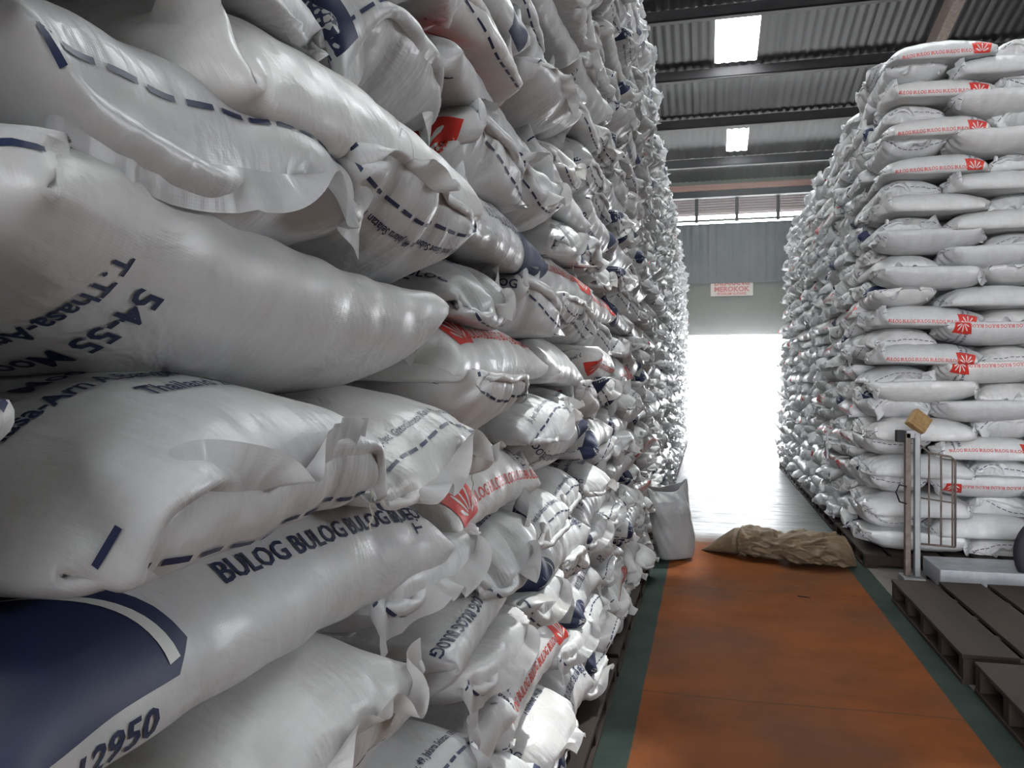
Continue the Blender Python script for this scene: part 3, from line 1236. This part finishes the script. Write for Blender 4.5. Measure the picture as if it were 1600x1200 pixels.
def skylight_mat():
    m = bpy.data.materials.new('translucent_sheet')
    m.use_nodes = True
    t = m.node_tree
    t.nodes.remove(t.nodes['Principled BSDF'])
    tr = t.nodes.new('ShaderNodeBsdfTranslucent')
    tr.inputs[0].default_value = (.95, .97, .9, 1)
    tp = t.nodes.new('ShaderNodeBsdfTransparent')
    tp.inputs[0].default_value = (.95, .97, .95, 1)
    ms = t.nodes.new('ShaderNodeMixShader')
    ms.inputs[0].default_value = .4
    t.links.new(tr.outputs[0], ms.inputs[1])
    t.links.new(tp.outputs[0], ms.inputs[2])
    t.links.new(ms.outputs[0], t.nodes['Material Output'].inputs[0])
    return m


M_SKYL = skylight_mat()
for k, (a, b, c, e) in enumerate(ALLSKY):
    bm = bmesh.new()
    prev = None
    nseg = 20
    for j in range(nseg + 1):
        x = a + (b - a) * j / nseg
        z = .012 * math.cos(2 * math.pi * x / .19)
        cur = (bm.verts.new((x, c, roofz(c) + z)), bm.verts.new((x, e, roofz(e) + z)))
        if prev:
            bm.faces.new((prev[0], cur[0], cur[1], prev[1]))
        prev = cur
    o = bm_obj(f'window_{k + 2}', bm, M_SKYL, smooth=True)
    tag(o, kind='structure')
    my = (c + e) / 2
    slope = math.atan(RS) * (1 if my > 4 else -1)
    portal('skylight_daylight', ((a + b) / 2, my, roofz(my) + .06), (-slope, 0, 0), b - a, e - c)

# purlins across, rafters along the slope
py = YW - 1.5
k = 0
while py > YB:
    z = roofz(py) - .03
    bm = bmesh.new()
    bx(bm, XL, XR, py - .035, py + .035, z - .22, z)
    bx(bm, XL, XR, py - .035, py + .11, z - .24, z - .2)
    tag(bm_obj('trim_purlin', bm, M_STEEL), kind='structure')
    py -= 2.2
    k += 1
for x in (-8.6, -2.0 - 2.4, 4.6, 11.2, 17.8):
    bm = bmesh.new()
    for (y0, y1) in ((YB, 4.0), (4.0, YW)):
        vs = []
        for y in (y0, y1):
            z = roofz(y) - .26
            vs.append([bm.verts.new((x + dx, y, z + dz)) for dx, dz in ((-.1, 0), (.1, 0), (.1, -.42), (-.1, -.42))])
        for q in range(4):
            bm.faces.new((vs[0][q], vs[0][(q + 1) % 4], vs[1][(q + 1) % 4], vs[1][q]))
        bm.faces.new(vs[0])
        bm.faces.new(vs[1][::-1])
    tag(bm_obj('trim_rafter', bm, M_RUST), kind='structure')

# end wall: door opening, header wall, canopy panel above, louvres
DX0, DX1, DZ = -2.2, 5.6, 2.92
eave = roofz(YW)
quick('wall_end', [(XL, DX0, YW, YW + .2, 0, 6.28), (DX1, XR, YW, YW + .2, 0, 6.28), (DX0, DX1, YW, YW + .2, DZ, 6.28),
                   (XL, XR, YW, YW + .2, 7.22, eave + .1)], M_WALLG)['kind'] = 'structure'


def ribbed_panel(x0, x1, y, z0, z1, m, name):
    bm = bmesh.new()
    prev = None
    nn = int((x1 - x0) / .06)
    for j in range(nn + 1):
        x = x0 + (x1 - x0) * j / nn
        yy = y + (.02 if (j // 2) % 2 else 0)
        cur = (bm.verts.new((x, yy, z0)), bm.verts.new((x, yy, z1)))
        if prev:
            bm.faces.new((prev[0], cur[0], cur[1], prev[1]))
        prev = cur
    bx(bm, x0, x1, y - .01, y + .03, z0 - .05, z0)
    return tag(bm_obj(name, bm, m), kind='structure')


ribbed_panel(XL, XR, YW - .22, 4.51, 6.26, M_WALLU, 'wall_upper')
quick('trim_sill', [(XL, XR, YW + .02, YW + .1, 6.38, 6.44)], M_WALLG)['kind'] = 'structure'
quick('trim_door_header', [(DX0 - .2, DX1 + .2, YW - .12, YW, DZ, DZ + .45), (DX0 - .2, DX1 + .2, YW - .18, YW - .12, DZ + .02, DZ + .1)], M_WALLG)['kind'] = 'structure'
quick('trim_door_frame', [(DX0 - .14, DX0, YW - .06, YW + .24, 0, DZ), (DX1, DX1 + .14, YW - .06, YW + .24, 0, DZ)], M_GALV)['kind'] = 'structure'
# louvre band
bm = bmesh.new()
for j in range(7):
    z = 6.66 + j * .079
    vs = [bm.verts.new(p) for p in ((XL, YW + .02, z), (XR, YW + .02, z), (XR, YW + .14, z - .075), (XL, YW + .14, z - .075),
                                    (XL, YW + .02, z - .012), (XR, YW + .02, z - .012), (XR, YW + .14, z - .087), (XL, YW + .14, z - .087))]
    for f in ((0, 1, 2, 3), (7, 6, 5, 4), (0, 4, 5, 1), (2, 6, 7, 3)):
        bm.faces.new([vs[q] for q in f])
win = tag(bm_obj('window_1', bm, M_SLAT), kind='structure')
mb = []
x = -.28 - 1.18 * 13
while x < XR:
    mb.append((x - .05, x + .05, YW - .04, YW + .02, 6.33, 7.2))
    x += 1.18
quick('window_mullions', mb, M_STEEL, win)
quick('trim_beam', [(XL, XR, YW - .25, YW, 7.05, 7.24)], M_STEEL)['kind'] = 'structure'
quick('trim_plank', [(XL, XR, YW - .28, YW - .2, 7.25, 7.42)], M_PLANK)['kind'] = 'structure'
# side walls and the wall behind the camera, with its loading door
for nm, x0, x1 in (('wall_left', XL - .2, XL), ('wall_right', XR, XR + .2)):
    bm = bmesh.new()
    z0 = 0 if nm == 'wall_left' else 7.2
    prof = [(YB, z0), (YW + .2, z0), (YW + .2, roofz(YW) + .1), (4.0, roofz(4.1) + .1), (YB, roofz(YB) + .1)]
    a = [bm.verts.new((x0, y, z)) for y, z in prof]
    b = [bm.verts.new((x1, y, z)) for y, z in prof]
    bm.faces.new(a)
    bm.faces.new(b[::-1])
    for q in range(5):
        bm.faces.new((a[q], a[(q + 1) % 5], b[(q + 1) % 5], b[q]))
    tag(bm_obj(nm, bm, M_WALLG), kind='structure')
quick('wall_back', [(XL, -3.3, YB - .2, YB, 0, 5.6), (1.5, XR, YB - .2, YB, 0, 5.6), (-3.3, 1.5, YB - .2, YB, 3.4, 5.6),
                    (XL, -8, YB - .2, YB, 5.6, 8.0), (2, XR, YB - .2, YB, 5.6, 8.0), (XL, XR, YB - .2, YB, 8.0, roofz(YB) + .1)], M_WALLG)['kind'] = 'structure'  # upper gap is an added opening that lights the right stack
quick('wall_right', [(XR, XR + .2, YB, YW + .2, 0, 5.4), (XR, XR + .2, YB, 10.0, 5.4, 7.2), (XR, XR + .2, 24.0, YW + .2, 5.4, 7.2)], M_WALLG)['kind'] = 'structure'  # gap below the upper wall is added for side light

# pale building across the yard
b_ = empty('storage_building', (2.0, 68, -.03))
tag(b_, 'low bluish building across the bright yard, seen through the doorway', 'building')
quick('wall', [(-14, 2.4, 0, 9, 0, 2.75)], M_BLUEW, b_)
quick('roof', [(-14.4, 2.7, -.4, 9.4, 2.75, 2.9)], M_OUT, b_)
quick('door', [(-6.4, -4.0, -.05, 0, 0, 2.2)], M_GALV, b_)

# ------------------------------------------------------------------ sign
sg = empty('warning_sign', (0, YW - .16, 0))
tag(sg, 'white sign with red lettering above the far doorway, top edge tucked under grey panel', 'sign')
sx = (1141.5 - 1103) / 1250 * YW * .972 * .972 + .02
quick('board', [(sx - .61, sx + .61, -.02, .01, 4.08, 4.56)], M_SIGN, sg, loc=(0, 0, 0))
for txt, sz, z in (('DILARANG', .19, 4.40), ('MEROKOK', .2, 4.215), ('DI DALAM GUDANG', .10, 4.112)):
    V, F = text_flat(txt, sz, .03)
    V = V.copy()
    w = V[:, 0].max()
    k = (1.02 if sz > .18 else .84) / w
    bm = bmesh.new()
    vs = [bm.verts.new((sx + (p[0] - w / 2) * k, -.026, z + p[1] * 1.02)) for p in V]
    for f in F:
        try:
            bm.faces.new([vs[q] for q in f])
        except ValueError:
            pass
    ext = bmesh.ops.extrude_face_region(bm, geom=list(bm.faces))
    for v in ext['geom']:
        if isinstance(v, bmesh.types.BMVert):
            v.co.y += .005
    bm_obj('lettering', bm, M_SIGNR, sg)


# ------------------------------------------------------------------ pallets
def pallet_parts(w, l, h, nb, root):
    """deck boards run along y; w across x, l along y"""
    t = .022
    gap = .035
    bw = (w - gap * (nb - 1)) / nb
    for k in range(nb):
        x = k * (bw + gap)
        quick('deck_board', [(x, x + bw, 0, l, h - t, h)], M_WOOD, root, bev=.003)
    for k in range(5):
        y = k * (l - .07) / 4
        quick('stringer', [(.005, w - .005, y, y + .07, t, h - t)], M_WOOD, root, bev=.002)
    for k in range(3):
        x = k * (w - .1) / 2
        quick('bottom_board', [(x, x + .1, .003, l - .003, 0, t)], M_WOOD, root, bev=.002)


def copy_tree(o, parent=None):
    c = o.copy()
    COL.objects.link(c)
    if parent:
        c.parent = parent
    for ch in list(o.children):
        copy_tree(ch, c)
    return c


p1 = empty('wooden_pallet', (1.235, 4.38, 0))
pallet_parts(1.15, 1.56, .15, 4, p1)
tag(p1, 'empty dark wooden pallet before the scale, right of the orange path', 'pallet', 'empty pallets on the right')
p2 = copy_tree(p1)
p2.location = (1.26, 2.72, 0)
tag(p2, 'empty dark wooden pallet at the bottom right corner, nearer than the other empty one', 'pallet', 'empty pallets on the right')
ps = empty('wooden_pallet', (-1.62, -.6, 0))
pallet_parts(1.19, 1.5, .115, 6, ps)
tag(ps, 'dark wooden pallet under the left stack, nearest the camera', 'pallet', 'pallets under the left stack')
NTH = ORD
k = 1
y = -.6 + 1.56
while y < 21:
    q = copy_tree(ps)
    q.location = (-1.62, y, 0)
    tag(q, f'dark wooden pallet under the left stack, {NTH[k]} from its near end', 'pallet', 'pallets under the left stack')
    y += 1.56
    k += 1
k = 0
y = YF - .06
while y < 14.5:
    q = copy_tree(ps)
    q.location = (1.24, y, 0)
    tag(q, f'dark wooden pallet beneath the right stack, {NTH[k]} along the aisle', 'pallet', 'pallets beneath the right stack')
    if k == 0:
        q2 = copy_tree(ps)
        q2.location = (1.24 + 1.23, y, 0)
        tag(q2, 'dark wooden pallet beneath the right stack, second across its end', 'pallet', 'pallets beneath the right stack')
        q3 = copy_tree(ps)
        q3.location = (1.24 + 2.46, y, 0)
        tag(q3, 'dark wooden pallet beneath the right stack, third across its end', 'pallet', 'pallets beneath the right stack')
    y += 1.56
    k += 1

# ------------------------------------------------------------------ platform scale
SX, SY = 1.50, 6.52
sc_ = empty('platform_scale', (SX, SY, 0))
tag(sc_, 'grey platform weighing scale with tall column, wire guard and ochre head, before the right stack', 'scale')
bm = bmesh.new()
bx(bm, -.075, .075, -.1, .1, 0, .05, bev=.01)
bx(bm, .012, .052, -.03, .03, .05, 1.12, bev=.006)
bx(bm, -.045, .052, -.02, .02, 1.08, 1.14, bev=.004)
bm_obj('column', bm, M_GALV, sc_)
quick('rear_post', [(-.05, -.012, -.02, .04, .05, 1.12)], M_RUST, sc_, bev=.004)
bm = bmesh.new()
bx(bm, -.11, .11, -.04, .04, -.075, .075, bev=.014)
bx(bm, -.085, .085, -.046, -.04, -.05, .05, bev=.002)
hd = bm_obj('display_head', bm, M_BOXB, sc_)
hd.location = (.04, -.01, 1.205)
hd.rotation_euler = (math.radians(-18), math.radians(38), math.radians(8))
hd.scale = (.66, .9, .92)
quick('junction_box', [(-.115, -.05, -.03, .03, 1.05, 1.14)], M_STEEL, sc_, bev=.006)
bm = bmesh.new()
ang = .35
gx, gy = math.cos(ang), math.sin(ang)
for t in (.10, .175, .245):
    tube(bm, [(t, -.03 - t * .3, .30), (t, -.03 - t * .3, 1.0 - t * .22)], .0065, 8)
tube(bm, [(.05, -.03, 1.03), (.10, -.06, .978), (.235, -.10, .955), (.262, -.11, .93), (.262, -.11, .30)], .008, 8)
tube(bm, [(.05, -.04, .30), (.262, -.11, .30)], .008, 8)
tube(bm, [(.05, -.04, .64), (.262, -.11, .62)], .0055, 8)
bm_obj('wire_guard', bm, M_RUST, sc_, smooth=True)
bm = bmesh.new()
bx(bm, .12, .82, -.28, .20, .035, .165, bev=.008)
dk = bm_obj('deck', bm, M_DECK, sc_)
bm = bmesh.new()
for (a, b) in ((.16, -.24), (.78, -.24), (.16, .16), (.78, .16)):
    tube(bm, [(a, b, 0), (a, b, .04)], .025, 12)
bm_obj('foot', bm, M_BLACK, sc_)
bm = bmesh.new()
tube(bm, [(-.045, -.02, .72), (-.10, -.05, .735), (-.125, -.06, .68), (-.10, -.06, .61), (-.045, -.02, .59)], .006, 8)
bm_obj('handle', bm, M_STEEL, sc_, smooth=True)

# black wheel at the very edge of the picture
wh = empty('hand_truck_wheel', (2.40, 6.30, .30))
tag(wh, 'black rounded wheel showing at the right edge of the photo, beside the scale deck', 'wheel')
bm = bmesh.new()
R1, R2 = .24, .06
for a in range(40):
    pass
rings = []
for a in range(40):
    t = 2 * math.pi * a / 40
    ring = []
    for b in range(12):
        s_ = 2 * math.pi * b / 12
        r = R1 + R2 * math.cos(s_)
        ring.append(bm.verts.new((r * math.cos(t), R2 * .8 * math.sin(s_), r * math.sin(t))))
    rings.append(ring)
for a in range(40):
    for b in range(12):
        bm.faces.new((rings[a][b], rings[a][(b + 1) % 12], rings[(a + 1) % 40][(b + 1) % 12], rings[(a + 1) % 40][b]))
bm_obj('tyre', bm, M_BLACK, wh, smooth=True)
bm = bmesh.new()
tube(bm, [(0, -.03, 0), (0, .03, 0)], .14, 24)
tube(bm, [(0, -.05, 0), (0, .05, 0)], .03, 16)
bm_obj('rim', bm, M_STEEL, wh)


# ------------------------------------------------------------------ standing open sack
def standing_sack():
    Nc, Nz = 96, 60
    V = []
    R = np.random.RandomState(3)
    for j in range(Nz + 1):
        t = j / Nz
        z = .62 * t
        for i in range(Nc):
            a = 2 * math.pi * i / Nc
            fill = 1 - max(0, (t - .62) / .38) ** 1.5
            rx = .165 * (1 - .25 * math.exp(-t * 14)) * (1 + .10 * (1 - fill)) * (1 + .05 * math.sin(3 * t + 1))
            ry = .135 * (1 - .3 * math.exp(-t * 14)) * (fill * .85 + .15)
            x = rx * math.copysign(abs(math.cos(a)) ** .8, math.cos(a))
            y = ry * math.copysign(abs(math.sin(a)) ** .8, math.sin(a))
            f = (.002 + .003 * t) * (math.sin(5 * a + 9 * t) + .6 * math.sin(9 * a - 14 * t + 2) + .5 * math.sin(13 * a + 22 * t))
            f += .003 * math.sin(2.0 * a + 3) * math.sin(18 * t + math.cos(a) * 2) * (t < .8)
            x += f * math.cos(a)
            y += f * math.sin(a)
            zz = z
            if t > .8:                       # slack rim: low in the middle, peaks at the side seams
                k = (t - .8) / .2
                zz += k * (.045 * math.cos(a) ** 2 * (1 if math.cos(a) > 0 else .4) - .05 * (math.sin(a) < 0) * abs(math.sin(a)) ** 2 + .004 * math.sin(6 * a))
                y -= k * .02 * math.sin(a) * math.cos(3 * a)
            if j == 0:
                x *= .7
                y *= .7
            V.append((x - .05 * t * .6, y, max(zz, .002 + .01 * (j == 1))))
    F = []
    for j in range(Nz):
        for i in range(Nc):
            F.append((j * Nc + i, j * Nc + (i + 1) % Nc, (j + 1) * Nc + (i + 1) % Nc, (j + 1) * Nc + i))
    F.append(tuple(range(Nc))[::-1])
    V = np.array(V)
    me = bpy.data.meshes.new('standing_sack')
    me.from_pydata(V.tolist(), [], F)
    me.materials.append(M_GREYS)
    ul = me.uv_layers.new(name='UVMap')
    lv = np.array([i for f in F for i in f])
    ang = (lv % Nc) / Nc * 1.0
    ul.data.foreach_set('uv', np.stack([V[lv, 2] * .7, ang], -1).astype(np.float32).ravel())
    me.polygons.foreach_set('use_smooth', np.ones(len(F), dtype=bool))
    o = link('standing_sack', me)
    sol = o.modifiers.new('cloth', 'SOLIDIFY')
    sol.thickness = .002
    return o


M_GREYS = fabric_material('grey_white_fabric', tone=0.6)
o = standing_sack()
o.location = (-.245, 6.95, 0)
o.rotation_euler = (0, math.radians(-5), math.radians(15))
tag(o, 'half-filled grey-white sack standing open on the floor against the left stack', 'sack')


# ------------------------------------------------------------------ heap of brown tarpaulin
def heap():
    n_, m_ = 150, 96
    R = np.random.RandomState(8)
    ph = R.uniform(0, 6.28, 20)
    V = []
    prof_x = [0, .06, .16, .28, .36, .46, .58, .68, .78, .92, 1.05, 1.16, 1.24, 1.28]
    prof_h = [.004, .045, .125, .21, .245, .255, .235, .225, .255, .26, .255, .23, .14, .01]
    prof_w = [.004, .06, .12, .17, .20, .22, .21, .21, .24, .25, .24, .20, .12, .01]
    for i in range(n_ + 1):
        x = 1.28 * i / n_
        h = np.interp(x, prof_x, prof_h)
        w = np.interp(x, prof_x, prof_w)
        for j in range(m_):
            a = 2 * math.pi * j / m_
            ca, sa = math.cos(a), math.sin(a)
            k = min(1, max(0, (x - .34) / .06)) * min(1, max(0, (1.27 - x) / .1))
            rid = 0
            for q, (fa, fx, am) in enumerate(((3, 9, .030), (5, -14, .022), (4, 22, .018), (8, 17, .010), (11, -31, .007), (15, 26, .005))):
                s_ = math.sin(fa * a + fx * x + ph[q] + 1.3 * math.sin(5 * x + 2 * a + ph[q + 8]))
                rid += am * (1 - 2 * abs(s_))
            rid *= k
            rid += (1 - k) * .004 * math.sin(9 * a + 14 * x)
            # tight pinch where the bundle is folded back
            pinch = 1 - .24 * math.exp(-((x - .70) / .05) ** 2) - .18 * math.exp(-((x - .335) / .018) ** 2)
            r = 1 + rid * 3.2
            y = w * r * ca * pinch
            z = h * .52 + h * .52 * sa * r * pinch
            V.append((x + rid * .5, y + .06 * math.sin(4 * x + 1), max(z, .002)))
    F = []
    for i in range(n_):
        for j in range(m_):
            F.append((i * m_ + j, (i + 1) * m_ + j, (i + 1) * m_ + (j + 1) % m_, i * m_ + (j + 1) % m_))
    me = bpy.data.meshes.new('tarpaulin_heap')
    me.from_pydata(V, [], F)
    me.materials.append(M_TARP)
    me.polygons.foreach_set('use_smooth', np.ones(len(F), dtype=bool))
    return link('tarpaulin_heap', me)


o = heap()
o.location = (-.05, 7.28, 0)
o.rotation_euler = (0, 0, math.radians(-13))
tag(o, 'crumpled brown tarpaulin bundle lying across the aisle floor, pointed at its left end', 'tarpaulin')
o2 = None
# flat loose corner of the tarpaulin behind
# ------------------------------------------------------------------ hanging card, floor chip
bm = bmesh.new()
bx(bm, -.003, .003, -.055, .055, -.13, .13, bev=.001)
o = bm_obj('stack_card', bm, M_CARD)
o.location = (right_face(.83) - .035, 8.95, .83)
tag(o, 'narrow white card hanging on the aisle face of the right stack', 'card')
bm = bmesh.new()
vs = bx(bm, -.035, .035, -.008, .008, 0, .006)
vs[1].co.x += .02
vs[6].co.z = .003
o = bm_obj('wood_chip', bm, M_WOOD)
o.location = (.66, 5.9, .0005)
o.rotation_euler = (0, 0, math.radians(-18))
tag(o, 'small dark wood splinter lying on the orange floor paint', 'debris')

# ------------------------------------------------------------------ thin haze volume added to imitate the glare round the far doorway
bm = bmesh.new()
bx(bm, XL + .05, XR - .05, 8.5, YW - .3, .13, 4.3)
hz = bpy.data.materials.new('glow_haze')
hz.use_nodes = True
ht = hz.node_tree
ht.nodes.remove(ht.nodes['Principled BSDF'])
vs_ = ht.nodes.new('ShaderNodeVolumeScatter')
vs_.inputs['Density'].default_value = 0.026
vs_.inputs['Anisotropy'].default_value = 0.75
ht.links.new(vs_.outputs[0], ht.nodes['Material Output'].inputs['Volume'])
o = bm_obj('glow_haze', bm, hz)
o['kind'] = 'stuff'
tag(o, 'added haze volume imitating the bright glow in the aisle before the open doorway', 'haze')
